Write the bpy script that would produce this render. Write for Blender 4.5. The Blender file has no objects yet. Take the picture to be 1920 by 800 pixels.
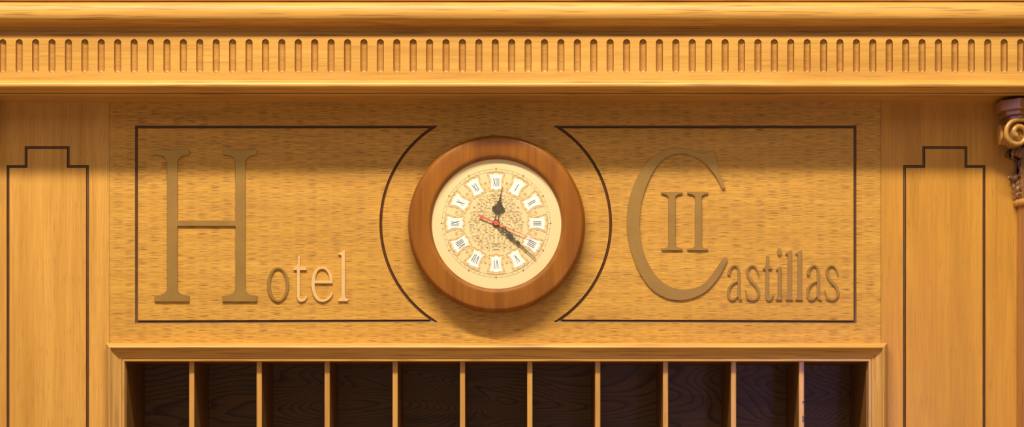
import bpy, bmesh, math, random
from mathutils import Vector, Matrix
from mathutils.geometry import tessellate_polygon

random.seed(7)
S = bpy.context.scene
COL = S.collection
PI = math.pi

# ------------------------------------------------------------------ camera, world, light, exposure
CAM_D, CAM_Z, CAM_X = 4.0, 1.6, 0.005
cam = bpy.data.cameras.new('camera')
cam.sensor_fit = 'HORIZONTAL'; cam.sensor_width = 36.0
cam.lens = 36.0 * CAM_D / 1.92
cam.shift_x = -5 / 1920.0
cam.shift_y = 440 / 1920.0
cam.clip_start = 0.05
cam_o = bpy.data.objects.new('camera', cam); COL.objects.link(cam_o)
cam_o.location = (CAM_X, -CAM_D, CAM_Z); cam_o.rotation_euler = (PI / 2, 0, 0)
S.camera = cam_o

S.view_settings.view_transform = 'Standard'
S.view_settings.look = 'None'
S.view_settings.exposure = 0.0
S.view_settings.gamma = 1.0
S.view_settings.use_curve_mapping = False

w = bpy.data.worlds.new('lobby_light'); S.world = w; w.use_nodes = True
w.node_tree.nodes['Background'].inputs[0].default_value = (1.0, 0.86, 0.69, 1)
w.node_tree.nodes['Background'].inputs[1].default_value = 0.15

def area(name, loc, target, sx, sy, power, color):
    l = bpy.data.lights.new(name, 'AREA'); l.shape = 'RECTANGLE'; l.size = sx; l.size_y = sy
    l.energy = power; l.color = color
    o = bpy.data.objects.new(name, l); COL.objects.link(o)
    o.location = loc
    o.rotation_euler = (Vector(target) - Vector(loc)).to_track_quat('-Z', 'Y').to_euler()
    return o
area('ceiling_strip_light', (-0.35, -2.3, 4.95), (0, 0, 2.0), 2.7, 0.17, 232, (1.0, 0.91, 0.77))
area('low_fill_light', (0.0, -1.9, 0.75), (0, 0, 2.1), 4.5, 0.9, 5, (1.0, 0.86, 0.68))  # added unseen fill from below, stands in for bounced light
area('front_fill_light', (0.0, -4.6, 1.3), (0, 0, 1.9), 6.0, 1.2, 14, (1.0, 0.85, 0.66))  # added unseen frontal fill that lifts the shadow under the cornice
area('upper_fill_light', (0.0, -3.2, 3.9), (0, 0, 2.0), 5.0, 1.6, 26, (1.0, 0.84, 0.64))  # added unseen fill from above the front, grades the cornice shadow
area('side_window_light', (-3.2, -0.95, 2.65), (0.6, 0, 2.1), 0.6, 1.1, 8, (0.55, 0.45, 1.0))
area('blue_tint_light', (1.15, -4.2, 1.62), (0.52, 0.2, 1.78), 0.4, 0.2, 0.10, (0.35, 0.33, 1.0)).data.spread = math.radians(16)  # unseen lamp added and aimed to tint the right pigeonhole backs blue

# ------------------------------------------------------------------ picture scale -> metres on a plane that stands p in front of the wall
def X(px, p=0.0): return CAM_X + (px - 965) / 1000.0 * (CAM_D - p) / CAM_D
def Z(py, p=0.0): return CAM_Z + (840 - py) / 1000.0 * (CAM_D - p) / CAM_D

# ------------------------------------------------------------------ materials
def nmat(name):
    m = bpy.data.materials.new(name); m.use_nodes = True
    nt = m.node_tree
    return m, nt, nt.nodes['Principled BSDF']
def node(nt, t, **kw):
    n = nt.nodes.new(t)
    for k, v in kw.items(): setattr(n, k, v)
    return n
def ramp(nt, src, stops):
    r = node(nt, 'ShaderNodeValToRGB'); cr = r.color_ramp
    while len(cr.elements) < len(stops): cr.elements.new(0.5)
    for e, (p, c) in zip(cr.elements, stops):
        e.position = p; e.color = (c[0], c[1], c[2], 1) if hasattr(c, '__len__') else (c, c, c, 1)
    nt.links.new(src, r.inputs[0]); return r.outputs[0]
def mixc(nt, a, b, f, mode='MIX'):
    m = node(nt, 'ShaderNodeMix', data_type='RGBA', blend_type=mode)
    for s, v in ((m.inputs[0], f), (m.inputs[6], a), (m.inputs[7], b)):
        if hasattr(v, 'links'): nt.links.new(v, s)
        else: s.default_value = v if not hasattr(v, '__len__') else (v[0], v[1], v[2], 1)
    return m.outputs[2]
def wood(name, axis, light, mid, dark, pore=0.5, plen=45, pacross=650, thr=(0.56, 0.66), tone=1.0,
         cathedral=0.0, rough=0.38, coat=0.25, bump=0.15, tscale=1.0, rings=0.0, per=False, fibre=1.0, plen_dens=0.28, freq=26, cs=(2.6, 6.5)):
    m, nt, bs = nmat(name)
    tc = node(nt, 'ShaderNodeTexCoord'); vec = tc.outputs['Object']
    if per:
        oi = node(nt, 'ShaderNodeObjectInfo')
        ml = node(nt, 'ShaderNodeMath', operation='MULTIPLY'); nt.links.new(oi.outputs['Random'], ml.inputs[0]); ml.inputs[1].default_value = 9
        va = node(nt, 'ShaderNodeVectorMath', operation='ADD'); nt.links.new(vec, va.inputs[0]); nt.links.new(ml.outputs[0], va.inputs[1]); vec = va.outputs[0]
    def stretched(al, ac):
        mp = node(nt, 'ShaderNodeMapping'); nt.links.new(vec, mp.inputs[0])
        sc = [ac, ac, ac]; sc['XYZ'.index(axis)] = al
        mp.inputs['Scale'].default_value = sc; return mp.outputs[0]
    def noise(v, sc, det=3, rg=0.5, dist=0.0):
        n = node(nt, 'ShaderNodeTexNoise'); n.inputs['Scale'].default_value = sc
        n.inputs['Detail'].default_value = det; n.inputs['Roughness'].default_value = rg; n.inputs['Distortion'].default_value = dist
        nt.links.new(v, n.inputs['Vector']); return n.outputs[0]
    # broad tone along the boards
    t1 = noise(stretched(1.6 * tscale, 28 * tscale), 1.0, 4, 0.6)
    c = ramp(nt, t1, [(0.30, mid), (0.62, light)])
    # fine fibre streaks
    t2 = noise(stretched(9, 420), 1.0, 2, 0.5)
    f2 = ramp(nt, t2, [(0.35, 0.0), (0.7, 1.0)])
    c = mixc(nt, c, mixc(nt, c, dark, 0.25 * tone), f2)
    t4 = noise(stretched(3, 95), 1.0, 2, 0.5)
    c = mixc(nt, c, mixc(nt, c, dark, 0.22 * tone * fibre), ramp(nt, t4, [(0.48, 0.0), (0.66, 1.0)]))
    if cathedral > 0:
        # contour lines of a slow noise field: flat-sawn flame figure
        n = noise(stretched(*cs), 1.0, 1.5, 0.45, 0.3)
        mu = node(nt, 'ShaderNodeMath', operation='MULTIPLY'); nt.links.new(n, mu.inputs[0]); mu.inputs[1].default_value = freq
        fr = node(nt, 'ShaderNodeMath', operation='FRACT'); nt.links.new(mu.outputs[0], fr.inputs[0])
        l = ramp(nt, fr.outputs[0], [(0.0, 0.0), (0.55, 0.1), (0.9, 1.0), (1.0, 0.0)])
        c = mixc(nt, c, mixc(nt, c, dark, cathedral), l)
    # pores: short dark dashes along the grain
    t3 = noise(stretched(plen, pacross), 1.0, 1, 0.4)
    dens = noise(stretched(5, 22), 1.0, 2, 0.5)
    ad = node(nt, 'ShaderNodeMath', operation='MULTIPLY_ADD'); nt.links.new(dens, ad.inputs[0]); ad.inputs[1].default_value = plen_dens
    nt.links.new(t3, ad.inputs[2])
    pr = ramp(nt, ad.outputs[0], [(thr[0] + plen_dens / 2, 0.0), (thr[1] + plen_dens / 2, 1.0)])
    pm = node(nt, 'ShaderNodeMath', operation='MULTIPLY'); nt.links.new(pr, pm.inputs[0]); pm.inputs[1].default_value = pore
    c = mixc(nt, c, dark, pm.outputs[0])
    nt.links.new(c, bs.inputs['Base Color'])
    bs.inputs['Roughness'].default_value = rough
    bs.inputs['Coat Weight'].default_value = coat; bs.inputs['Coat Roughness'].default_value = 0.2
    bs.inputs['Specular IOR Level'].default_value = 0.32
    if bump:
        b = node(nt, 'ShaderNodeBump'); b.inputs['Strength'].default_value = bump; b.inputs['Distance'].default_value = 0.0006
        b.invert = True
        nt.links.new(pm.outputs[0], b.inputs['Height']); nt.links.new(b.outputs[0], bs.inputs['Normal'])
    return m
def plain(name, col, rough=0.5, metal=0.0, coat=0.0, var=0.0, vs=60):
    m, nt, bs = nmat(name)
    bs.inputs['Base Color'].default_value = (*col, 1); bs.inputs['Roughness'].default_value = rough
    bs.inputs['Metallic'].default_value = metal; bs.inputs['Coat Weight'].default_value = coat
    if var:
        tc = node(nt, 'ShaderNodeTexCoord'); n = node(nt, 'ShaderNodeTexNoise'); n.inputs['Scale'].default_value = vs
        n.inputs['Detail'].default_value = 4; nt.links.new(tc.outputs['Object'], n.inputs['Vector'])
        c = ramp(nt, n.outputs[0], [(0.3, [x * (1 - var) for x in col]), (0.7, [min(1, x * (1 + var)) for x in col])])
        nt.links.new(c, bs.inputs['Base Color'])
    return m
OAK_L, OAK_M, OAK_D = (0.75, 0.39, 0.060), (0.62, 0.305, 0.042), (0.13, 0.042, 0.008)
M = {}
M['sign'] = wood('golden oak veneer, open grain', 'X', OAK_L, OAK_M, OAK_D, pore=0.66, plen=44, pacross=1450, thr=(0.53, 0.63), rough=0.42, coat=0.12, bump=0.3, fibre=0.3, plen_dens=0.16)
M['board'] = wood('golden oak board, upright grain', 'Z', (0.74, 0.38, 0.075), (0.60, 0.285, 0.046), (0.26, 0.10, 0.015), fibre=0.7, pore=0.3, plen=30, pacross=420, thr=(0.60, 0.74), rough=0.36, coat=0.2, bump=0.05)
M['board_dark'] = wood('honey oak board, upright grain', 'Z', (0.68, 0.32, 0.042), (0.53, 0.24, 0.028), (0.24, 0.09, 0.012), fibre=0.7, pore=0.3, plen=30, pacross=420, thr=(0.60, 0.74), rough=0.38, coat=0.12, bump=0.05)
M['mould'] = wood('varnished oak moulding', 'X', (0.76, 0.40, 0.082), (0.64, 0.31, 0.052), (0.22, 0.08, 0.014), pore=0.6, plen=11, pacross=480, thr=(0.57, 0.70), rough=0.36, coat=0.22, bump=0.03)
M['crown'] = wood('satin oak crown moulding', 'X', (0.76, 0.40, 0.080), (0.64, 0.31, 0.050), (0.22, 0.08, 0.014), pore=0.6, plen=11, pacross=480, thr=(0.57, 0.70), rough=0.46, coat=0.06, bump=0.03)
M['frieze'] = wood('pale oak frieze', 'X', (0.73, 0.39, 0.078), (0.62, 0.305, 0.052), (0.34, 0.14, 0.025), pore=0.35, plen=14, pacross=520, thr=(0.60, 0.74), rough=0.4, coat=0.15, bump=0.03)
M['flute'] = wood('routed oak, darker with stain', 'X', (0.60, 0.30, 0.065), (0.48, 0.22, 0.04), (0.26, 0.10, 0.02), pore=0.4, plen=60, pacross=1500, thr=(0.55, 0.68), rough=0.35, coat=0.2, bump=0.03)  # flute hollows, darker than the frieze face
M['flute_edge'] = plain('dark brown flute walls', (0.21, 0.075, 0.015), 0.35, coat=0.3)  # steep flute walls, darker than the hollows
M['mould_z'] = wood('varnished oak moulding, upright grain', 'Z', (0.66, 0.36, 0.10), (0.52, 0.26, 0.06), (0.22, 0.08, 0.014), pore=0.4, plen=16, pacross=420, thr=(0.60, 0.74), rough=0.28, coat=0.35, bump=0.03)
M['divider'] = wood('oak divider edge', 'Z', (0.70, 0.36, 0.085), (0.56, 0.27, 0.05), (0.20, 0.07, 0.012), pore=0.4, plen=18, pacross=420, thr=(0.60, 0.74), rough=0.3, coat=0.3, bump=0.03, per=True)
M['inner'] = wood('oak inside face with shade in its colour', 'Z', (0.34, 0.15, 0.035), (0.26, 0.105, 0.02), (0.08, 0.03, 0.008), pore=0.4, plen=18, pacross=420, thr=(0.60, 0.74), rough=0.45, coat=0.03, bump=0.03, per=True)  # same oak darkened: shade inside the pigeonholes put into the colour
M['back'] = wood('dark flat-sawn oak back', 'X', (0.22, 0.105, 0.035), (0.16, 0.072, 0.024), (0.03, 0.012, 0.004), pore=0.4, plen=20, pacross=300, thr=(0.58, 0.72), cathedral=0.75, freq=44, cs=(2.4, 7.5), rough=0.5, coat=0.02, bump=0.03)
M['column'] = wood('reddish varnished oak', 'Z', (0.46, 0.20, 0.06), (0.34, 0.135, 0.035), (0.10, 0.03, 0.01), pore=0.35, plen=18, pacross=380, thr=(0.60, 0.74), rough=0.22, coat=0.5, bump=0.03)
M['carving'] = wood('gilded carved oak', 'Z', (0.62, 0.32, 0.07), (0.44, 0.20, 0.04), (0.12, 0.04, 0.01), pore=0.3, plen=30, pacross=200, thr=(0.60, 0.74), rough=0.22, coat=0.5, bump=0.03)
M['leafwood'] = wood('dark carved oak', 'Z', (0.34, 0.15, 0.045), (0.12, 0.045, 0.016), (0.04, 0.014, 0.006), pore=0.45, plen=300, pacross=480, thr=(0.50, 0.70), rough=0.2, coat=0.35, bump=0.2)
M['clockwood'] = wood('satin walnut', 'Z', (0.35, 0.118, 0.007), (0.23, 0.068, 0.003), (0.14, 0.035, 0.004), pore=0.2, plen=18, pacross=300, thr=(0.58, 0.74), tone=1.0, rough=0.38, coat=0.15, bump=0.02, tscale=1.3)
M['groove'] = plain('dark stained groove', (0.105, 0.036, 0.010), 0.4, var=0.15)
M['brass'] = plain('aged satin brass', (0.44, 0.25, 0.066), 0.42, metal=0.7, var=0.10, vs=25)
M['brass_lit'] = plain('brass with reflections in its colour', (0.86, 0.56, 0.23), 0.36, metal=0.3, var=0.05, vs=25)  # brighter reflections on t, e and l put into the base colour
M['dial'] = plain('cream dial', (0.88, 0.66, 0.33), 0.5, var=0.015, vs=15)
M['enamel'] = plain('white enamel', (0.93, 0.90, 0.84), 0.3)
M['gilt'] = plain('printed gilt ornament', (0.62, 0.40, 0.14), 0.5)
M['print'] = plain('printed sepia line', (0.36, 0.25, 0.10), 0.6)
M['ink'] = plain('black ink', (0.05, 0.045, 0.05), 0.5)
M['inkgrey'] = plain('thin ink line', (0.30, 0.27, 0.27), 0.5)
M['hand'] = plain('blackened metal', (0.085, 0.065, 0.035), 0.45)
M['red'] = plain('red lacquer', (0.80, 0.13, 0.07), 0.4)
M['dowel'] = plain('grey metal pin', (0.10, 0.09, 0.09), 0.4)
M['plaster'] = plain('warm plaster', (0.55, 0.42, 0.28), 0.8, var=0.05)
M['floor'] = plain('polished brown stone', (0.30, 0.18, 0.10), 0.3, var=0.2, vs=6)
g, nt, bs = nmat('clock glass')
nt.nodes.remove(bs)
tr = node(nt, 'ShaderNodeBsdfTransparent'); gl = node(nt, 'ShaderNodeBsdfGlossy'); gl.inputs['Roughness'].default_value = 0.03
lw = node(nt, 'ShaderNodeLayerWeight'); lw.inputs['Blend'].default_value = 0.3
fm = node(nt, 'ShaderNodeMath', operation='POWER'); nt.links.new(lw.outputs['Facing'], fm.inputs[0]); fm.inputs[1].default_value = 5.0
fz = node(nt, 'ShaderNodeMath', operation='MULTIPLY_ADD'); nt.links.new(fm.outputs[0], fz.inputs[0]); fz.inputs[1].default_value = 0.7; fz.inputs[2].default_value = 0.03
mx = node(nt, 'ShaderNodeMixShader')
nt.links.new(fz.outputs[0], mx.inputs[0]); nt.links.new(tr.outputs[0], mx.inputs[1]); nt.links.new(gl.outputs[0], mx.inputs[2])
nt.links.new(mx.outputs[0], nt.nodes['Material Output'].inputs['Surface'])
M['glass'] = g

# ------------------------------------------------------------------ mesh helpers
def link_mesh(name, verts, faces, mat, parent=None, smooth=None, origin=None, recalc=True):
    """one mesh object; verts are in world metres"""
    o3 = Vector(origin) if origin is not None else Vector((0, 0, 0))
    me = bpy.data.meshes.new(name)
    me.from_pydata([tuple(Vector(v) - o3) for v in verts], [], faces)
    if recalc:
        bm = bmesh.new(); bm.from_mesh(me)
        bmesh.ops.recalc_face_normals(bm, faces=bm.faces); bm.to_mesh(me); bm.free()
    me.materials.append(mat)
    if smooth is not None:
        me.polygons.foreach_set('use_smooth', [True] * len(me.polygons))
        me.set_sharp_from_angle(angle=math.radians(smooth))
    o = bpy.data.objects.new(name, me); COL.objects.link(o)
    o.location = o3
    if parent is not None:
        o.parent = parent; o.matrix_parent_inverse = Matrix.Translation(-Vector(parent.matrix_world.translation if parent.parent is None and parent.type == 'EMPTY' else org(parent)))
    return o
def org(o):
    v = Vector((0, 0, 0)); 
    v += o.location
    return v
def thing(name, label, cat, loc, group=None):
    o = bpy.data.objects.new(name, None); COL.objects.link(o); o.empty_display_size = 0.05
    o.location = loc; o.matrix_world = Matrix.Translation(loc)
    o['label'] = label; o['category'] = cat
    if group: o['group'] = group
    return o
def tag(o, label, cat, group=None):
    o['label'] = label; o['category'] = cat
    if group: o['group'] = group
    return o
class G:
    """collects shapes of ONE mesh"""
    def __init__(s): s.v = []; s.f = []
    def add(s, v, f):
        b = len(s.v); s.v += [tuple(q) for q in v]; s.f += [tuple(i + b for i in q) for q in f]; return s
    def box(s, x0, x1, y0, y1, z0, z1):
        v = [(x, y, z) for x in (x0, x1) for y in (y0, y1) for z in (z0, z1)]
        return s.add(v, [(0, 1, 3, 2), (4, 6, 7, 5), (0, 4, 5, 1), (2, 3, 7, 6), (0, 2, 6, 4), (1, 5, 7, 3)])
    def prism(s, outer, holes, yf, yb):
        loops = [list(outer)] + [list(h) for h in holes]
        flat = [q for l in loops for q in l]
        n = len(flat)
        tris = tessellate_polygon([[Vector((a, b, 0)) for a, b in l] for l in loops])
        v = [(a, yf, b) for a, b in flat] + [(a, yb, b) for a, b in flat]
        f = [tuple(t) for t in tris] + [tuple(i + n for i in reversed(t)) for t in tris]
        k = 0
        for l in loops:
            m = len(l)
            for i in range(m):
                a, b = k + i, k + (i + 1) % m
                f.append((a, b, b + n, a + n))
            k += m
        return s.add(v, f)
    def tube(s, pts, rad, n=8, cap=True):
        pts = [Vector(q) for q in pts]; m = len(pts)
        rad = rad if hasattr(rad, '__len__') else [rad] * m
        up = None; v = []
        for i, q in enumerate(pts):
            t = (pts[min(i + 1, m - 1)] - pts[max(i - 1, 0)]).normalized()
            if up is None: up = Vector((0, 1, 0)) if abs(t.y) < .9 else Vector((1, 0, 0))
            a = t.cross(up).normalized(); b = t.cross(a).normalized(); up = -b if b.dot(up) < 0 else b
            for k in range(n):
                th = 2 * PI * k / n; v.append(q + rad[i] * (math.cos(th) * a + math.sin(th) * b))
        f = [(i * n + k, i * n + (k + 1) % n, (i + 1) * n + (k + 1) % n, (i + 1) * n + k) for i in range(m - 1) for k in range(n)]
        if cap: f += [tuple(range(n)), tuple(range((m - 1) * n, m * n))]
        return s.add(v, f)
    def obj(s, name, mat, parent=None, smooth=None, origin=None):
        return link_mesh(name, s.v, s.f, mat, parent, smooth, origin)
def sweep_x(g, prof, x0, x1):
    """closed profile of (p, z) run along X"""
    n = len(prof)
    v = [(x, -p, z) for x in (x0, x1) for p, z in prof]
    g.add(v, [(i, (i + 1) % n, n + (i + 1) % n, n + i) for i in range(n)])
    tr = tessellate_polygon([[Vector((p, z, 0)) for p, z in prof]])
    g.add([(x0, -p, z) for p, z in prof], [tuple(t) for t in tr]); g.add([(x1, -p, z) for p, z in prof], [tuple(t) for t in tr])
def lathe_y(g, prof, cx, cz, n=128, closed=False):
    """profile of (radius, p) turned about the axis that points out of the wall"""
    m = len(prof)
    v = []
    for i in range(n):
        a = 2 * PI * i / n
        for r, p in prof: v.append((cx + r * math.cos(a), -p, cz + r * math.sin(a)))
    f = []
    for i in range(n):
        j = (i + 1) % n
        for k in range(m if closed else m - 1):
            k2 = (k + 1) % m
            f.append((i * m + k, i * m + k2, j * m + k2, j * m + k))
    g.add(v, f)
def half_lathe_z(g, prof, cx, n=48):
    """half-round turning that stands against the boards"""
    m = len(prof); v = []
    for i in range(n + 1):
        a = -PI * i / n
        for r, z in prof: v.append((cx + r * math.cos(a), min(-.0006, r * math.sin(a)), z))
    f = [(i * m + k, i * m + k + 1, (i + 1) * m + k + 1, (i + 1) * m + k) for i in range(n) for k in range(m - 1)]
    f += [(k, k + 1, n * m + k + 1, n * m + k) for k in range(m - 1)]
    g.add(v, f)
def area2(p): return sum(p[i][0] * p[(i + 1) % len(p)][1] - p[(i + 1) % len(p)][0] * p[i][1] for i in range(len(p))) / 2
def offset(poly, d, lim=3.2):
    """d > 0 grows a polygon; mitred corners"""
    sgn = 1 if area2(poly) > 0 else -1
    n = len(poly); out = []
    for i in range(n):
        a, b, c = (Vector(poly[(i + k) % n]) for k in (-1, 0, 1))
        e1 = (b - a).normalized(); e2 = (c - b).normalized()
        n1 = Vector((e1.y, -e1.x)) * sgn; n2 = Vector((e2.y, -e2.x)) * sgn
        h = (n1 + n2); l = h.length
        if l < 1e-6: h = n1; k = 1
        else: h /= l; k = min(lim, 1 / max(.05, h.dot(n1)))
        out.append(tuple(b + h * d * k))
    return out
def spline(pts, per=6, closed=False):
    n = len(pts); out = []
    rng = range(n) if closed else range(n - 1)
    for i in rng:
        if closed: p0, p1, p2, p3 = (Vector(pts[(i + k) % n]) for k in (-1, 0, 1, 2))
        else: p0, p1, p2, p3 = (Vector(pts[max(0, min(n - 1, i + k))]) for k in (-1, 0, 1, 2))
        for j in range(per):
            t = j / per
            out.append(tuple(0.5 * ((2 * p1) + (p2 - p0) * t + (2 * p0 - 5 * p1 + 4 * p2 - p3) * t * t + (3 * p1 - p0 - 3 * p2 + p3) * t ** 3)))
    if not closed: out.append(tuple(pts[-1]))
    return out

BACK = 0.215          # the joinery is built out from the wall by this depth
ZTOP = Z(192)
# ------------------------------------------------------------------ the room
fl = G().box(-3.5, 3.5, -6.0, 0.40, -0.05, 0.0).obj('floor', M['floor']); fl['kind'] = 'structure'
wl = G().box(-3.5, 3.5, 0.22, 0.40, 0.0, 3.2).obj('wall_back', M['plaster']); wl['kind'] = 'structure'

# ------------------------------------------------------------------ grooved wall boards
GW = 0.0027
def groove_mesh(poly, name, parent):
    prof = [(GW, 0.0), (GW * .72, -.0026), (GW * .25, -.0032), (-GW * .25, -.0026), (-GW * .6, -.0030), (-GW, 0.0)]
    rings = [[(a, -p, b) for a, b in offset(poly, d)] for d, p in prof]
    n = len(poly); v = [q for r in rings for q in r]
    f = [(k * n + i, k * n + (i + 1) % n, (k + 1) * n + (i + 1) % n, (k + 1) * n + i) for k in range(len(prof) - 1) for i in range(n)]
    return link_mesh(name, v, f, M['groove'], parent, 40)
def grooved(root, outer, fields, mat, board='board', field='field_panel'):
    G().prism(outer, [offset(p, GW) for p in fields], 0.0, BACK).obj(board, mat, root)
    for p in fields:
        G().prism(offset(p, -GW), [], 0.0, BACK - .002).obj(field, mat, root)
        groove_mesh(p, 'groove', root)
# central sign board
sb = thing('sign_board', 'wide golden oak sign board with two dark grooved outlines behind the clock', 'sign board', (X(928), 0, Z(645)))
cx, cy, cr = X(929.5), Z(419.5), 0.2155
zt, zb = Z(238), Z(603)
a0 = math.asin((zt - cy) / cr)
arc = [(cx - cr * math.cos(a0 + (-2 * a0) * i / 48), cy + cr * math.sin(a0 + (-2 * a0) * i / 48)) for i in range(49)]
fl_ = [(X(256), zt)] + arc + [(X(256), zb)]
fr_ = [(2 * cx - a, b) for a, b in fl_]
grooved(sb, [(X(205.3), Z(652)), (X(1651.5), Z(652)), (X(1651.5), ZTOP), (X(205.3), ZTOP)], [fl_, fr_], M['sign'])
# upright boards left and right with the stepped outline
for sgn, lab in ((-1, 'upright oak board with stepped groove outline left of the sign board'), (1, 'upright oak board with stepped groove outline right of the sign board')):
    c0 = 930.0
    fx = lambda d: X(c0 + sgn * d)
    r = thing('upright_board', lab, 'wall board', (fx(841), 0, 0))
    zl = 0.25
    poly = [(fx(766), zl), (fx(766), Z(312)), (fx(802), Z(312)), (fx(802), Z(276.5)), (fx(881), Z(276.5)), (fx(881), Z(312)), (fx(915), Z(312)), (fx(915), zl)]
    b = [(fx(725.2 if sgn < 0 else 722), 0), (fx(725.2 if sgn < 0 else 722), ZTOP), (fx(1600), ZTOP), (fx(1600), 0)]
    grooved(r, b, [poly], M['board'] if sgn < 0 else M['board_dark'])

# ------------------------------------------------------------------ cornice
XL, XR = X(930) - 1.65, X(930) + 1.65
co = thing('cornice', 'deep golden oak cornice with a row of carved flutes across the top', 'cornice', (X(930), 0, ZTOP))
def prof(l): return [(p, Z(y, p)) for y, p in l]
F = 0.101
crown = prof([(-70, .0), (-70, .098), (-62, .104), (-40, .106), (-20, .110), (-8, .117), (-2, .120), (1.0, .119), (1.6, .114), (4.0, .114), (4.6, .119), (6, .1225), (9, .1252), (14, .1272), (20, .1282), (27, .1284),
              (33, .1268), (37, .1242), (41, .1195), (45, .1130), (48, .1060), (50, .1005), (50.6, .0965), (53.2, .0955), (53.8, .0985), (55.0, .0985), (55.6, .0905), (57.5, .0885), (67.6, .0885), (67.6, .0)])
cg = G(); sweep_x(cg, crown, XL, XR); cg.obj('crown_moulding', M['crown'], co, 35)
# fluted frieze: every flute is a round-bottomed slot cut into the board
zA, zB = Z(67.6, F), Z(150.2, F)
pitch = 0.03078 * (CAM_D - F) / CAM_D
fg = G(); slot_faces = []
x_first = X(5.2, F)
n0 = int(math.floor((XL - x_first) / pitch)) + 1
n1 = int(math.floor((XR - x_first) / pitch)) - 1
R = 0.0064; zt1, zb1 = Z(73.2, F) - R, Z(136.8, F) + R
NS = 10
def capsule(r, cxx):
    pts = []
    for i in range(NS + 1):
        a = PI * i / NS; pts.append((cxx + r * math.cos(a), zt1 + r * math.sin(a)))
    for i in range(NS + 1):
        a = PI + PI * i / NS; pts.append((cxx + r * math.cos(a), zb1 + r * math.sin(a)))
    return pts
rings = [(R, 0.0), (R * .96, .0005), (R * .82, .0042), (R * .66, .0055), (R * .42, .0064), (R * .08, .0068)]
for k in range(n0, n1 + 1):
    c = x_first + k * pitch
    hx0 = c - pitch / 2 if k > n0 else XL
    hx1 = c + pitch / 2 if k < n1 else XR
    cap0 = capsule(R, c); n = len(cap0)
    fg_v = []; fg_f = []
    for r, d in rings: fg_v += [(a, -(F - d), b) for a, b in capsule(r, c)]
    m = len(rings)
    fg_f += [(q * n + i, q * n + (i + 1) % n, (q + 1) * n + (i + 1) % n, (q + 1) * n + i) for q in range(m - 1) for i in range(n)]
    fg_f.append(tuple((m - 1) * n + i for i in range(n)))
    slot_faces.append((len(fg.f), len(fg_f))); fg.add(fg_v, fg_f)
    # flat land around the slot
    b = len(fg.v)
    outer = [(hx1, zA), (hx0, zA), (hx0, zB), (hx1, zB)]
    tr = tessellate_polygon([[Vector((a, q, 0)) for a, q in outer], [Vector((a, q, 0)) for a, q in cap0]])
    fg.add([(a, -F, q) for a, q in outer + cap0], [tuple(t) for t in tr])
fg.add([(XL, -F, zA), (XR, -F, zA), (XR, -.02, zA), (XL, -.02, zA), (XL, -F, zB), (XR, -F, zB), (XR, -.02, zB), (XL, -.02, zB)],
       [(0, 1, 2, 3), (4, 5, 6, 7), (0, 3, 7, 4), (1, 2, 6, 5)])
fz_o = link_mesh('fluted_frieze', fg.v, fg.f, M['frieze'], co, 35, recalc=False)
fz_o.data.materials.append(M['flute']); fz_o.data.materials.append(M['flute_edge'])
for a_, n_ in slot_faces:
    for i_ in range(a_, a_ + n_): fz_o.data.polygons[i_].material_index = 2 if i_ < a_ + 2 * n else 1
bm = bmesh.new(); bm.from_mesh(fz_o.data); bmesh.ops.remove_doubles(bm, verts=bm.verts, dist=2e-6)
bmesh.ops.recalc_face_normals(bm, faces=bm.faces); bm.to_mesh(fz_o.data); bm.free()
fz_o.data.set_sharp_from_angle(angle=math.radians(35))
bead = prof([(150.2, .0004), (150.2, .1065), (151.0, .1110), (153, .1145), (156, .1170), (159, .1180), (162, .1172), (165, .1145), (167, .1095), (169.5, .1035), (172, .0990), (173.8, .0965), (174.2, .0925), (175.8, .0915), (176.2, .0945), (178.0, .0945)])
bead += [(.0925, Z(178, .0945) - .0005), (.0915, ZTOP + .0015), (.0004, ZTOP - .0004)]
bg = G(); sweep_x(bg, bead, XL, XR); bg.obj('bead_moulding', M['mould'], co, 35)

# ------------------------------------------------------------------ key rack with pigeonholes
kr = thing('key_rack', 'oak pigeonhole key rack with moulded frame below the sign board', 'key rack', (X(931), 0, Z(1180)))
oL, oR, oT, oB = X(201), X(1661.5), Z(643), Z(1180)
fp = [(0, .0004), (.0, .011), (.0012, .0165), (.0035, .0205), (.0060, .0230), (.0085, .0238), (.0102, .0232), (.0110, .0210), (.0125, .0180), (.0150, .0155), (.0180, .0135), (.0205, .0118), (.0225, .0100), (.0245, .0092), (.0285, .0088), (.0288, .0066),
      (.0298, .0066), (.0301, .0096), (.0336, .0094), (.0342, .0086), (.0350, .0004)]
def rail(name, A, B, inward, mat, flip=None):
    """mitred frame length: A, B outer corners (x, z); inner edge follows the 45 degree mitre"""
    A = Vector(A); B = Vector(B); t = (B - A).normalized(); nrm = Vector(inward)
    v = []
    for P_, s in ((A, 1), (B, -1)):
        for wq, p in fp:
            q = P_ + nrm * wq + t * wq * s
            v.append((q.x, -p, q.y))
    n = len(fp)
    f = [(i, (i + 1) % n, n + (i + 1) % n, n + i) for i in range(n)] + [tuple(range(n)), tuple(range(n, 2 * n))]
    return link_mesh(name, v, f, mat, kr, 35)
rail('frame_rail', (oL, oT), (oR, oT), (0, -1), M['mould'])
rail('frame_rail', (oL, oB), (oR, oB), (0, 1), M['mould'])
rail('frame_stile', (oL, oB), (oL, oT), (1, 0), M['mould_z'])
rail('frame_stile', (oR, oB), (oR, oT), (-1, 0), M['mould_z'])
iL, iR, iT, iB = X(237.5), X(1624.5), Z(676.5), Z(1145)
DP = 0.200
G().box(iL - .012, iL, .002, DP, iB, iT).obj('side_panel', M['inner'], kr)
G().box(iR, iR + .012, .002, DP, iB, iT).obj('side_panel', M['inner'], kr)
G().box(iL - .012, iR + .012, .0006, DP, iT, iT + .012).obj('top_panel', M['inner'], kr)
G().box(iL - .012, iR + .012, .002, DP, iB - .012, iB).obj('bottom_panel', M['mould'], kr)
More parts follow.
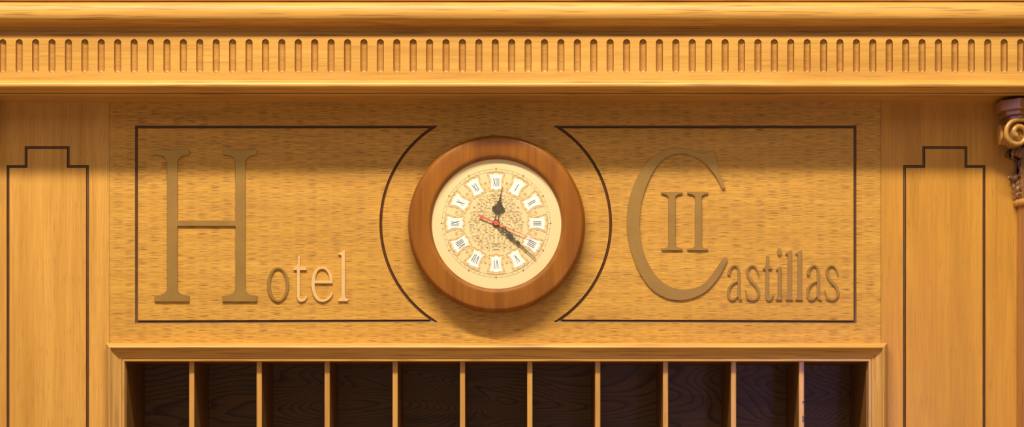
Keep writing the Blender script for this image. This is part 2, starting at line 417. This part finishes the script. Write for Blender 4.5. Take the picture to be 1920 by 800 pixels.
G().box(iL - .012, iR + .012, DP, DP + .008, iB - .012, iT + .012).obj('back_panel', M['back'], kr)
fronts = [(353, 363.5), (480, 490), (608, 617.5), (735.5, 745.5), (862.5, 871.5), (988.5, 998.5), (1116, 1126), (1243.5, 1253.5), (1371, 1381.5), (1498.5, 1509)]
for k, (a, b) in enumerate(fronts):
    xm = (X(a) + X(b)) / 2; hw = 0.0050
    y0, y1, r = .0070, DP - .0005, .0012
    sec = [(xm - hw, y1), (xm - hw, y0 + r), (xm - hw + r * .4, y0 + r * .3), (xm - hw + r, y0), (xm + hw - r, y0), (xm + hw - r * .4, y0 + r * .3), (xm + hw, y0 + r), (xm + hw, y1)]
    v = [(x, y, z) for z in (iB + .0002, iT - .0002) for x, y in sec]; n = len(sec)
    d = link_mesh('divider', v, [(i, (i + 1) % n, n + (i + 1) % n, n + i) for i in range(n)] + [tuple(range(n)), tuple(range(n, 2 * n))], M['divider'], kr)
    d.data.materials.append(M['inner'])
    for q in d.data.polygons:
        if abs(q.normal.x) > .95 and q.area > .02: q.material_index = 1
    if k == 9:
        for py in (753.5, 782, 788):
            G().box(X(1505), X(1509) - .0006, .0064, .009, Z(py + 2.5), Z(py - 2.5)).obj('metal_pin', M['dowel'], d)

# ------------------------------------------------------------------ brass lettering
LP = 0.0040
def place(pts, ox, oy, sc): return [(X(ox + a / sc, LP), Z(oy + b / sc, LP)) for a, b in pts]
def letter(name, label, outer, holes=(), mat='brass', extra=(), group=None):
    """flat cut letter standing on the board; extra: further strokes of the same letter"""
    gq = G(); gq.prism(outer, list(holes), -LP, -.0002)
    for k, e in enumerate(extra): gq.prism(e, [], -LP + .00006 * (k + 1), -.0002)
    xs = [q[0] for q in gq.v]; zs = [q[2] for q in gq.v]
    o = gq.obj(name, M[mat], None, None, ((min(xs) + max(xs)) / 2, 0, min(zs)))
    bv = o.modifiers.new('edge', 'BEVEL'); bv.width = .0004; bv.segments = 1; bv.limit_method = 'ANGLE'; bv.angle_limit = math.radians(40); bv.use_clamp_overlap = True
    tag(o, label, 'letter', group)
    return o
def stroke(pts, per=6, cap=True):
    """ribbon of varying width in picture pixels -> closed outline"""
    sp = spline([(a, b, c) for a, b, c in pts], per)
    L, Rr = [], []
    for i, q in enumerate(sp):
        a = Vector(sp[max(0, i - 1)][:2]); b = Vector(sp[min(len(sp) - 1, i + 1)][:2])
        t = (b - a).normalized(); nn = Vector((-t.y, t.x)) * max(.5, q[2] * .9) / 2
        L.append(tuple(Vector(q[:2]) + nn)); Rr.append(tuple(Vector(q[:2]) - nn))
    return L + Rr[::-1]
# H
def serifed_h():
    def brk(x0, y0, x1, y1, k=5):   # quarter curve from a serif into a stem
        return [(x0 + (x1 - x0) * math.sin(PI / 2 * i / k), y0 + (y1 - y0) * (1 - math.cos(PI / 2 * i / k))) for i in range(k + 1)]
    pts = [(289.8, 281.4), (355.4, 281.4), (355.4, 289.8)]
    pts += brk(349, 290.5, 332.7, 306) + [(332.7, 413)]
    pts += [(441.5, 413)] + brk(425, 290.5, 441.5, 306)[::-1] + [(418.5, 289.8), (418.5, 281.4), (482.4, 281.4), (482.4, 289.8)]
    pts += brk(476, 290.5, 460, 306) + brk(477, 553, 460, 540)[::-1] + [(482.4, 554.5), (482.4, 564.8), (417.2, 564.8), (417.2, 554.5)]
    pts += brk(424, 553, 441.5, 540) + [(441.5, 423.6), (332.7, 423.6)] + brk(350, 553, 332.7, 540)[::-1]
    pts += [(355.4, 554.5), (355.4, 564.8), (289.8, 564.8), (289.8, 554.5)] + brk(296, 553, 313.3, 540) + brk(297, 290.5, 313.3, 306)[::-1] + [(289.8, 289.8)]
    return pts
letter('brass_letter', 'tall brass capital H standing at the left of the sign board', place(serifed_h(), 0, 0, 1))
def ell(cx_, cy_, rx, ry, n=40, pw=1.0): 
    return [(cx_ + rx * math.cos(2 * PI * i / n), cy_ + ry * math.sin(2 * PI * i / n)) for i in range(n)]
A = (480, 450, 5.715)
letter('brass_letter', 'dull brass lowercase o between the tall H and the letter t', place(ell(235, 475, 117, 187), *A), [place(ell(238, 474, 83, 166), *A)])
tpts = [(470, 172), (470, 290), (540, 290), (540, 320), (470, 320)] + spline([(470, 598), (478, 622), (498, 630), (518, 620), (536, 596)], 4) + spline([(549, 598), (545, 615), (525, 645), (485, 660), (453, 645), (438, 605)], 4) + [(438, 320), (402, 320), (402, 308)] + spline([(406, 300), (430, 283), (446, 255), (450, 215), (452, 172)], 4)
letter('brass_letter', 'bright brass lowercase t between the letters o and e', place(tpts, *A), mat='brass_lit')
eo = [(820, 462), (628, 462)] + spline([(630, 490), (638, 545), (656, 595), (688, 630), (725, 635), (765, 615), (793, 585), (808, 560)], 4) + spline([(822, 568), (803, 612), (765, 645), (710, 661), (655, 642), (615, 585), (595, 500), (594, 440), (607, 368), (643, 308), (700, 286), (758, 297), (798, 345), (817, 400), (820, 455)], 4)
eh = [(633, 435)] + spline([(637, 385), (660, 332), (700, 308), (742, 318), (776, 362), (790, 430)], 4)
letter('brass_letter', 'bright brass lowercase e between the letters t and l', place(eo, *A), [place(eh, *A)], mat='brass_lit')
lp = [(950, 106), (955, 108), (955, 600)] + [(963, 620), (985, 632), (985, 653), (880, 653), (880, 632), (903, 620), (915, 600), (915, 165), (906, 160), (886, 153), (880, 146), (905, 132), (935, 118)]
letter('brass_letter', 'bright brass lowercase l at the end of Hotel', place(lp, *A), mat='brass_lit')
# C
Cc = (1160, 260, 2.5)
co_ = spline([(484, 232), (456, 178), (412, 122), (360, 86), (290, 69), (224, 88), (172, 138), (132, 218), (106, 305), (98, 395), (105, 480), (126, 555), (167, 630), (222, 683), (290, 705), (350, 700), (400, 677), (440, 632), (474, 582), (492, 556)], 5)
co_ += [(498, 552), (506, 555), (510, 565)]
co_ += spline([(508, 575), (490, 612), (455, 668), (408, 715), (350, 745), (282, 756), (212, 741), (148, 698), (96, 622), (61, 532), (42, 450), (38, 382), (45, 308), (66, 228), (102, 152), (150, 96), (208, 59), (270, 46), (334, 52), (390, 72)], 5)
co_ += [(418, 67), (446, 52), (470, 140), (499, 228), (492, 236)]
letter('brass_letter', 'large brass capital C curving around the two small capitals', place(co_, *Cc))
def roman_i(x0, x1, s0, s1):
    return [(x0, 248), (x1, 248), (x1, 257), (s1 + 10, 262), (s1, 272), (s1, 500), (s1 + 10, 510), (x1, 513), (x1, 522), (x0, 522), (x0, 513), (s0 - 10, 510), (s0, 500), (s0, 272), (s0 - 10, 262), (x0, 257)]
letter('brass_letter', 'small brass capital I inside the C, the left one of two', place(roman_i(200, 300, 233, 266), *Cc))
letter('brass_letter', 'small brass capital I inside the C, the right one of two', place(roman_i(322, 420, 358, 389), *Cc))
# astillas
B = (1340, 450, 5.715)
def let_a(dx):
    st = [stroke([(152, 372, 34), (155, 345, 32), (165, 308, 26), (195, 277, 22), (228, 272, 22), (252, 300, 26), (259, 350, 27), (259, 480, 27), (260, 590, 27), (272, 628, 26), (294, 634, 12)]),
          stroke([(254, 437, 10), (225, 446, 17), (183, 472, 24), (155, 515, 28), (146, 565, 29), (154, 612, 29), (180, 634, 26), (212, 630, 20), (240, 605, 12), (256, 585, 6)])]
    return [[(a + dx, b) for a, b in q] for q in st]
def let_s(dx):
    st = [stroke([(474, 382, 8), (462, 330, 16), (436, 285, 20), (400, 271, 20), (366, 290, 24), (352, 335, 28), (360, 380, 31), (392, 432, 33), (436, 478, 34), (464, 522, 32), (470, 570, 28), (455, 615, 24), (420, 636, 22), (378, 630, 24), (350, 605, 20), (338, 560, 13), (334, 530, 7)])]
    st.append([(344, 585), (362, 600), (366, 636), (346, 634)])
    return [[(a + dx, b) for a, b in q] for q in st]
def mkl(name, label, sts, **k):
    sts = [place(q, *B) for q in sts]
    return letter(name, label, sts[0], extra=sts[1:], **k)
mkl('brass_letter', 'small brass lowercase a beside the lower tip of the C', let_a(0))
mkl('brass_letter', 'small brass lowercase s between the first a and the t', let_s(0))
t2 = [(577, 162), (577, 290), (615, 290), (615, 311), (577, 311)] + spline([(577, 590), (582, 610), (597, 612), (612, 598), (622, 582)], 4) + spline([(633, 588), (622, 618), (600, 642), (570, 646), (548, 625), (542, 595)], 4) + [(544, 311), (516, 311), (516, 300), (535, 288), (550, 250), (553, 162)]
mkl('brass_letter', 'small brass lowercase t between the first s and the i', [t2])
i2 = [(712, 282), (713, 600), (716, 618), (724, 624), (724, 638), (655, 638), (655, 624), (672, 618), (678, 600), (678, 330), (668, 318), (656, 318), (668, 300), (690, 284)]
li = mkl('brass_letter', 'small brass lowercase i with its dot, left of the double l', [i2])
dq = place(spline([(671, 108), (680, 90), (696, 84), (711, 92), (714, 112), (712, 142), (703, 158), (690, 161), (678, 154), (671, 135)], 3, True), *B)
dob = G().prism(dq, [], -LP, -.0002).obj('letter_dot', M['brass'], li)
for dx, which in ((0, 'small brass lowercase l beside the i, the first of the double l'), (107.5, 'small brass lowercase l beside the second a, the last of the double l')):
    l2 = [(825, 100), (822, 600), (828, 618), (836, 624), (836, 638), (761, 638), (761, 624), (775, 618), (782, 600), (782, 160), (775, 150), (760, 146), (765, 135), (790, 118)]
    mkl('brass_letter', which, [[(a + dx, b) for a, b in l2]])
mkl('brass_letter', 'small brass lowercase a between the double l and the last s', let_a(850))
mkl('brass_letter', 'small brass lowercase s at the right end of the lettering', let_s(850))

# ------------------------------------------------------------------ wall clock
PF = 0.040
kx, kz = X(931, PF), Z(418.5, PF)
ck = thing('wall_clock', 'round walnut wall clock with cream dial and ornate roman numerals', 'clock', (kx, 0, kz))
cs = G(); k_ = (CAM_D - PF) / CAM_D
ring = [(.150, .0003), (.1640, .0003), (.1655, .004), (.1668, .012), (.1672, .020), (.1668, .026), (.1660, .0290), (.1645, .0300), (.1642, .0330), (.1636, .0362), (.1620, .0384), (.1602, .0396), (.1585, .0400), (.150, .0404), (.141, .0406), (.133, .0406), (.1285, .0405), (.1272, .0400),
        (.1262, .0385), (.1252, .0350), (.1240, .0335), (.1228, .0328), (.1220, .0310), (.1215, .0285), (.150, .0285)]
lathe_y(cs, [(r * k_, p) for r, p in ring], kx, kz, 160, closed=True)
cs.obj('clock_case', M['clockwood'], ck, 30)
DPp = 0.0290
dg = G(); n = 128
dg.add([(kx + .1225 * k_ * math.cos(2 * PI * i / n), -DPp, kz + .1225 * k_ * math.sin(2 * PI * i / n)) for i in range(n)] + [(kx + .1225 * k_ * math.cos(2 * PI * i / n), -.0287, kz + .1225 * k_ * math.sin(2 * PI * i / n)) for i in range(n)],
       [tuple(range(n)), tuple(range(2 * n - 1, n - 1, -1))] + [(i, (i + 1) % n, n + (i + 1) % n, n + i) for i in range(n)])
dial = dg.obj('dial', M['dial'], ck)
# picture pixels on the dial, relative to its centre (932, 418.5)
dcx, dcz = X(930.2, DPp), Z(418.2, DPp)
def D(u, v, p): s = (CAM_D - p) / CAM_D / 1000; return (dcx + u * s, -p, dcz + v * s)     # u right, v up, in millimetres
def flat_poly(gq, pts, p0, p1):
    gq.prism([(D(a, b, p1)[0], D(a, b, p1)[2]) for a, b in pts], [], -p1, -p0)
def ribbon(gq, pts, wd, p0, p1, closed=False):
    m = len(pts); L, Rr = [], []
    for i, q in enumerate(pts):
        a = Vector(pts[(i - 1) % m] if closed else pts[max(0, i - 1)]); b = Vector(pts[(i + 1) % m] if closed else pts[min(m - 1, i + 1)])
        t = (b - a).normalized() if (b - a).length > 1e-9 else Vector((1, 0)); nn = Vector((-t.y, t.x)) * (wd[i] if hasattr(wd, '__len__') else wd) / 2
        L.append(Vector(q) + nn); Rr.append(Vector(q) - nn)
    v = [D(q.x, q.y, p1) for q in L] + [D(q.x, q.y, p1) for q in Rr] + [D(q.x, q.y, p0) for q in L] + [D(q.x, q.y, p0) for q in Rr]
    rng = range(m if closed else m - 1); f = []
    for i in rng:
        j = (i + 1) % m
        f += [(i, j, m + j, m + i), (i, 2 * m + i, 2 * m + j, j), (m + i, m + j, 3 * m + j, 3 * m + i)]
    gq.add(v, f)
P0 = DPp; P1 = DPp + .0003
mt = G()
for r, wd in ((101.5, .35), (96.5, .35)): ribbon(mt, [(r * math.cos(2 * PI * i / 144), r * math.sin(2 * PI * i / 144)) for i in range(144)], wd, P0, P1, True)
for i in range(60):
    a = 2 * PI * i / 60; ribbon(mt, [(96.5 * math.cos(a), 96.5 * math.sin(a)), (101.5 * math.cos(a), 101.5 * math.sin(a))], .4, P0, P1)
mt.obj('minute_track', M['print'], dial)
for i in range(12):
    hm = G()
    a = 2 * PI * i / 12; u, v = 102.5 * math.sin(a), 102.5 * math.cos(a)
    flat_poly(hm, [(u + 1.15 * math.cos(2 * PI * k / 10), v + 1.15 * math.sin(2 * PI * k / 10)) for k in range(10)], P0, P1 + .0001)
    hm.obj('hour_dot', M['hand'], dial)
# filigree in the middle: mirrored scrolls
fi = G()
def curl(u, v, r, a, turns, sg, wd=.55):
    pts = [(u + r * (1 - t) * math.cos(a + sg * turns * 2 * PI * t) , v + r * (1 - t) * math.sin(a + sg * turns * 2 * PI * t)) for t in [i / 14 * .9 for i in range(15)]]
    for mir in (1, -1): ribbon(fi, [(mir * q[0], q[1]) for q in pts], [wd * (1 - .5 * i / 14) for i in range(15)], P0, P1)
rnd = random.Random(3)
spots = []
for _ in range(4000):
    a = rnd.uniform(-PI / 2, PI / 2); r = 54 * math.sqrt(rnd.random())
    u, v = abs(r * math.cos(a)) * .93, r * math.sin(a) * 1.02
    if u < 1.5: continue
    if all((u - q[0]) ** 2 + (v - q[1]) ** 2 > 4.1 ** 2 for q in spots): spots.append((u, v))
for u, v in spots:
    curl(u, v, rnd.uniform(1.8, 3.2), rnd.uniform(0, 2 * PI), rnd.uniform(.8, 1.5), rnd.choice((-1, 1)), rnd.uniform(.4, .8))
    if rnd.random() < .35:
        for mir in (1, -1): flat_poly(fi, [(mir * u + 2.6 * math.cos(2 * PI * k / 8), v + 1.0 + .55 * math.sin(2 * PI * k / 8)) for k in range(8)], P0, P1 + .00005)
for k in range(6):
    r = 52 + 2 * math.sin(k); 
    for mir in (1, -1): ribbon(fi, [(mir * (10 + 7 * k + 3 * math.sin(q)), 40 - 9 * k + 3 * math.cos(q)) for q in [j / 10 * 4.5 for j in range(11)]], .5, P0, P1)
ribbon(fi, [(-8, 46.5), (1, 46.5)], 1.1, P0, P1 + .0001); ribbon(fi, [(-6, 49.5), (-1, 49.5)], .9, P0, P1 + .0001)
ribbon(fi, [(-7, -38.5), (7, -38.5)], 1.3, P0, P1 + .0001); ribbon(fi, [(-5, -42), (5, -42)], .6, P0, P1 + .0001)
fi.obj('filigree', M['print'], dial)
# twelve enamel plaques with roman numerals, feet towards the centre
half = [(0, 14.6), (3, 15.4), (6, 13.4), (10.5, 14.0), (12.4, 12.6), (11.2, 9), (9.0, 4), (8.4, -2), (9.2, -8), (10.4, -12), (9.5, -13.6), (5, -13), (2.5, -14.6), (0, -14.6)]
shape = half + [(-a, b) for a, b in half[::-1][1:-1]]
NUM = {1: 'I', 2: 'II', 3: 'III', 4: 'IIII', 5: 'V', 6: 'VI', 7: 'VII', 8: 'VIII', 9: 'IX', 10: 'X', 11: 'XI', 12: 'XII'}
for h in range(1, 13):
    a = 2 * PI * h / 12; ca, sa = math.cos(a), math.sin(a)
    def loc(u, v, r=77.0): v = v + r; return (u * ca + v * sa, -u * sa + v * ca)
    og = G()
    out1 = spline([(a_ * 1.30, b_ * 1.22) for a_, b_ in shape], 3, True)
    ribbon(og, [loc(*q) for q in out1], .8, P0, P1 + .0001, True)
    half2 = [(0, 22.5), (5, 19), (12, 19.5), (17, 16.5), (15.5, 8), (13, 2), (15, -6), (16, -15), (11, -18), (5, -17.5), (0, -21)]
    out2 = spline(half2 + [(-a_, b_) for a_, b_ in half2[::-1][1:-1]], 4, True)
    ribbon(og, [loc(*q) for q in out2], .55, P0, P1, True)
    for sgx in (1, -1):
        for (uu, vv, rr) in ((13.5, 12, 2.6), (12.5, -12, 2.4), (6, 17.4, 1.8), (12, 0, 1.6), (5, -16, 1.4)):
            pts = [loc(sgx * (uu + rr * (1 - t * .7) * math.cos(t * 7)), vv + rr * (1 - t * .7) * math.sin(t * 7)) for t in [j / 12 for j in range(13)]]
            ribbon(og, pts, .75, P0, P1)
        # little scrolls between the plaques
        pts = [loc(sgx * (18.5 + 2.2 * (1 - t * .6) * math.cos(t * 8)), -3 + 3.2 * (1 - t * .6) * math.sin(t * 8)) for t in [j / 12 for j in range(13)]]
        ribbon(og, pts, .6, P0, P1)
    pg = G(); flat_poly(pg, [loc(*q) for q in spline(shape, 2, True)], P0, P0 + .0007)
    pl = pg.obj('numeral_plaque', M['enamel'], ck)
    og.obj('cartouche', M['gilt'], pl)
    ng = G(); s = NUM[h]; wd = {'I': 3.1, 'V': 6.6, 'X': 6.6}
    tot = sum(wd[c] for c in s); sc = min(1.0, 14.0 / tot); x = -tot * sc / 2; q0, q1 = P0 + .0007, P0 + .0010
    for c in s:
        w_ = wd[c] * sc; xm = x + w_ / 2; th = 1.0 * min(1, sc + .15); tn = .55
        if c == 'I': segs = [((xm, -7.5), (xm, 7.5), th)]
        elif c == 'V': segs = [((xm - w_ * .36, 7.5), (xm, -7.5), th), ((xm + w_ * .36, 7.5), (xm, -7.5), tn)]
        else: segs = [((xm - w_ * .36, 7.5), (xm + w_ * .36, -7.5), th), ((xm + w_ * .36, 7.5), (xm - w_ * .36, -7.5), tn)]
        for k, (p_, q_, t_) in enumerate(segs): ribbon(ng, [loc(*p_), loc(*q_)], t_, q0, q1 + .00003 * k)
        x += w_
    ng.obj('numeral', M['ink'], pl)
# hands
def disc(gq, u, v, r, p0, p1, n=14, hole=0):
    if hole: ribbon(gq, [(u + (r + hole) / 2 * math.cos(2 * PI * i / n), v + (r + hole) / 2 * math.sin(2 * PI * i / n)) for i in range(n)], r - hole, p0, p1, True)
    else: flat_poly(gq, [(u + r * math.cos(2 * PI * i / n), v + r * math.sin(2 * PI * i / n)) for i in range(n)], p0, p1)
def hand(name, ang, parts, p0, p1, mat):
    """parts along the hand: ('d', along, across, r) discs, ('o', ...) open rings, ('b', [(along, across, width)...]) bars"""
    gq = G(); ca, sa = math.cos(ang), math.sin(ang)
    T = lambda al, ac: (al * sa + ac * ca, al * ca - ac * sa)
    for i, q in enumerate(parts):
        e = .00002 * i
        if q[0] == 'd': disc(gq, *T(q[1], q[2]), q[3], p0, p1 + e)
        elif q[0] == 'o': disc(gq, *T(q[1], q[2]), q[3], p0, p1 + e, hole=q[4])
        else: ribbon(gq, [T(a_, c_) for a_, c_, _ in q[1]], [w_ for _, _, w_ in q[1]], p0, p1 + e)
    return gq.obj(name, M[mat], ck)
hh = [('d', 0, 0, 7.2)]
for sgx in (1, -1): hh.append(('b', [(5, sgx * 2.2, 1.6), (11, sgx * 3.6, 1.7), (16, sgx * 2, 1.6), (19, sgx * 1.5, 1.6)]))
hh += [('o', 28, 0, 5, 2.5), ('o', 27, 7, 5.2, 1.8), ('o', 27, -7, 5.2, 1.8), ('o', 33, 3.8, 3.6, 1.4), ('o', 33, -3.8, 3.6, 1.4), ('o', 22, 3.6, 3.8, 1.5), ('o', 22, -3.6, 3.8, 1.5), ('d', 27, 10.5, 2), ('d', 27, -10.5, 2), ('d', 28, 0, 2.2),
       ('d', 39.5, 0, 3.6), ('d', 39.5, 2.8, 1.8), ('d', 39.5, -2.8, 1.8), ('b', [(34, 0, 2.6), (44, 0, 2.2)]), ('d', 46.5, 0, 2.3), ('b', [(44, 0, 2.0), (56, 0, 1.5), (70, 0, .9)])]
hand('hour_hand', math.radians(9.5), hh, DPp + .0020, DPp + .0026, 'hand')
mh = [('d', 0, 0, 5.5)]
for sgx in (1, -1): mh.append(('b', [(5, sgx * 1.8, 1.6), (11, sgx * 4.4, 1.9), (18, sgx * 4.8, 2.2), (25, sgx * 2.2, 2.0), (30, sgx * 1.8, 2.0)]))
mh += [('o', 17, 0, 3, 1.4), ('d', 34, 0, 4.0), ('d', 38, 2.3, 2.8), ('d', 38, -2.3, 2.8), ('d', 30, 3.2, 2.2), ('d', 30, -3.2, 2.2), ('b', [(36, 0, 4.5), (44, 0, 2.4), (50, 0, 2.0)]), ('b', [(42, 3.0, 1.2), (50, 2.4, 1.4), (55, 0, 1.4)]), ('d', 54, 0, 3.4), ('d', 57, 1.8, 2), ('d', 57, -1.8, 2),
       ('b', [(54, 0, 2.4), (66, 0, 2.0), (84, 0, 1.7), (101, 0, 1.2)])]
hand('minute_hand', math.radians(132.2), mh, DPp + .0032, DPp + .0038, 'hand')
hand('second_hand', math.radians(113.5), [('b', [(-33, 0, 4.0), (-12, 0, 2.6), (0, 0, 2.4), (26, 0, 1.8), (52, 0, 1.0), (76, 0, .7)]), ('d', 0, 0, 4.6), ('d', -33, 0, 2.0)], DPp + .0044, DPp + .0048, 'red')
pn = G()
lathe_y(pn, [(0.0001, DPp + .0056), (.0012, DPp + .0055), (.0016, DPp + .0050), (.0016, DPp)], dcx, dcz, 16); pn.obj('hand_pin', M['red'], ck, 40)
gg = G()
gr = .1222 * k_
lathe_y(gg, [(gr, .0348), (gr, .0352), (gr * .8, .0366), (gr * .5, .0376), (gr * .2, .0382), (.0001, .0384)], kx, kz, 96)
gg.obj('glass_cover', M['glass'], ck, 60)

# ------------------------------------------------------------------ columns with carved capitals
def column(cxp, label):
    cxx = X(cxp); r = thing('carved_column', label, 'column', (cxx, 0, 0), 'carved columns either side of the sign')
    base_z = 0.12
    Rs = .0705
    sg = G(); half_lathe_z(sg, [(Rs * 1.04, base_z), (Rs * 1.03, 1.0), (Rs, Z(389)), (Rs, Z(387))], cxx); sg.obj('shaft', M['column'], r, 40)
    g1 = G(); half_lathe_z(g1, [(.001, 0), (.098, 0), (.098, .03), (.104, .045), (.098, .062), (.086, .068), (.084, .08), (.090, .092), (.084, .105), (.0735, .112), (.0733, base_z)], cxx); g1.obj('column_base', M['column'], r, 40)
    g2 = G(); z0, z1 = Z(388), Z(375); zm = (z0 + z1) / 2
    half_lathe_z(g2, [(.070, z0), (.0755, z0), (.0772, z0 + .002), (.0785, zm - .002), (.0785, zm + .002), (.0772, z1 - .002), (.075, z1 - .0003), (.068, z1)], cxx); g2.obj('astragal', M['carving'], r, 40)
    g3 = G(); half_lathe_z(g3, [(.068, z1), (.066, z1 + .02), (.064, z1 + .07), (.067, z1 + .10), (.074, z1 + .125), (.076, Z(222)), (.001, Z(222))], cxx); g3.obj('bell', M['leafwood'], r, 40)
    # acanthus leaves
    def leaf(ang, h, r0, out, wide, seed):
        rr = random.Random(seed); nu, nv = 36, 34; v = []
        for j in range(nv + 1):
            t = j / nv
            lob = 0.72 + 0.28 * abs(math.sin(t * PI * 4.5))
            wdt = wide * (0.62 + 0.55 * math.sin(min(1, t * 1.15) * PI * .8)) * lob * (1 if t < .8 else max(.25, 1 - ((t - .8) / .2) ** 2 * .6))
            # stem path: rises close to the bell, then curls out and over
            if t < .72: zz = h * t / .80; rad = r0 + .004 * math.sin(t * 5) + out * .15 * (t / .72) ** 2
            else:
                q = (t - .72) / .28; zz = h * .9 + h * .10 * math.sin(q * PI * .9) - h * .10 * q * q; rad = r0 + out * (.15 + .85 * math.sin(q * PI / 2))
            for i in range(nu + 1):
                u = i / nu * 2 - 1
                ser = 1 + .05 * math.sin(t * 44)
                an = ang + u * wdt * ser / .07
                rd = rad - .006 * u * u + .0022 * math.cos(u * PI * 5) + .0010 * math.sin(t * 34 + abs(u) * 9) + .0030 * math.exp(-(u / .13) ** 2)
                if t > .72: zd = zz - .006 * u * u * (t - .72) / .28
                else: zd = zz
                v.append((cxx + rd * math.sin(an), min(-.004, -rd * math.cos(an)), z1 + zd))
        f = [(j * (nu + 1) + i, j * (nu + 1) + i + 1, (j + 1) * (nu + 1) + i + 1, (j + 1) * (nu + 1) + i) for j in range(nv) for i in range(nu)]
        o = link_mesh('acanthus_leaf', v, f, M['leafwood'], r, 50)
        so = o.modifiers.new('thick', 'SOLIDIFY'); so.thickness = .0028; so.offset = -1
        return o
    for k, a in enumerate((-84, -42, 0, 42, 84)): leaf(math.radians(a), .046, .0705, .015, .021, k)
    for k, a in enumerate((-66, -21, 21, 66)): leaf(math.radians(a), .094, .068, .022, .022, k + 9)
    for k, a in enumerate((-96, 96)): leaf(math.radians(a), .096, .067, .020, .014, k + 20)
    # volutes
    for s in (-1, 1):
        vg = G(); vc = Vector((X(cxp + s * 69, .07), -.070, Z(250.5, .07)))
        pts, rad = [], []
        for i in range(73):
            t = i / 72; a = PI * .5 + 2 * PI * 1.42 * t; rr = .0205 * (1 - t) ** .9 + .0052
            # the spiral lies in a plane turned a little to the outside and bulges at its eye
            u, w_ = rr * math.cos(a), rr * math.sin(a)
            pts.append(vc + Vector((-s * u * .98, u * .18 - .008 * t, w_)))
            rad.append(.0042 + .0010 * t)
        lead = [vc + Vector((-s * d_, d_ * .18, .0257)) for d_ in (.045, .030, .014)]
        vg.tube(lead + pts, [.0030, .0040, .0045] + rad, 12)
        vg.obj('volute', M['carving'], r, 60)
        eg = G(); lathe_y(eg, [(.0002, .071), (.010, .069), (.022, .062), (.024, .040), (.021, .030)], vc.x, vc.z, 40); eg.obj('volute_core', M['carving'], r, 40)
        # bolster: the roll of the side volute
        bgm = G(); bx_ = X(cxp + s * 99, .035); n = 32; prof_ = [(-.0075, .00005), (-.0075, .015), (-.006, .0185), (-.003, .0195), (0, .0175), (.003, .0195), (.010, .0190), (.016, .015)]
        vv = []
        for i in range(n):
            a = 2 * PI * i / n
            for dx_, rq in prof_: vv.append((bx_ - s * dx_ , -.036 + rq * math.cos(a) * 1.0, Z(253, .035) + rq * math.sin(a)))
        m = len(prof_)
        bgm.add(vv, [(i * m + k, i * m + k + 1, ((i + 1) % n) * m + k + 1, ((i + 1) % n) * m + k) for i in range(n) for k in range(m - 1)])
        bgm.obj('bolster', M['carving'], r, 40)
    # abacus: stacked slabs with hollowed sides and clipped corners
    for (ya, yb, hw, fy, cut) in ((182.5, 203, .1145, .090, .030), (203.5, 213, .104, .080, .022), (213.5, 223, .096, .072, .018)):
        za, zb_ = Z(ya, fy), Z(yb, fy)
        if ya < 190: za = min(za, ZTOP - .0008)
        pl_ = [(-hw, -.0006)] + [(-hw, -(fy - cut)), (-hw + cut, -fy)]
        for i in range(1, 12):
            u = -1 + 2 * i / 12; pl_.append((u * (hw - cut), -fy + .020 * (1 - u * u) ** .8))
        pl_ += [(hw - cut, -fy), (hw, -(fy - cut)), (hw, -.0006)]
        n = len(pl_); ins = .0018
        v = [(cxx + a, b, z) for z in (zb_, za) for a, b in pl_]
        f = [(i, (i + 1) % n, n + (i + 1) % n, n + i) for i in range(n)] + [tuple(range(n)), tuple(range(n, 2 * n))]
        o = link_mesh('abacus_slab', v, f, M['column'], r)
        bv = o.modifiers.new('edge', 'BEVEL'); bv.width = .0015; bv.segments = 2; bv.limit_method = 'ANGLE'; bv.angle_limit = math.radians(25)
    return r
column(1977, 'carved oak column with scrolled leafy capital at the right edge')
column(2 * 930 - 1977, 'carved oak column with scrolled leafy capital just past the left edge')
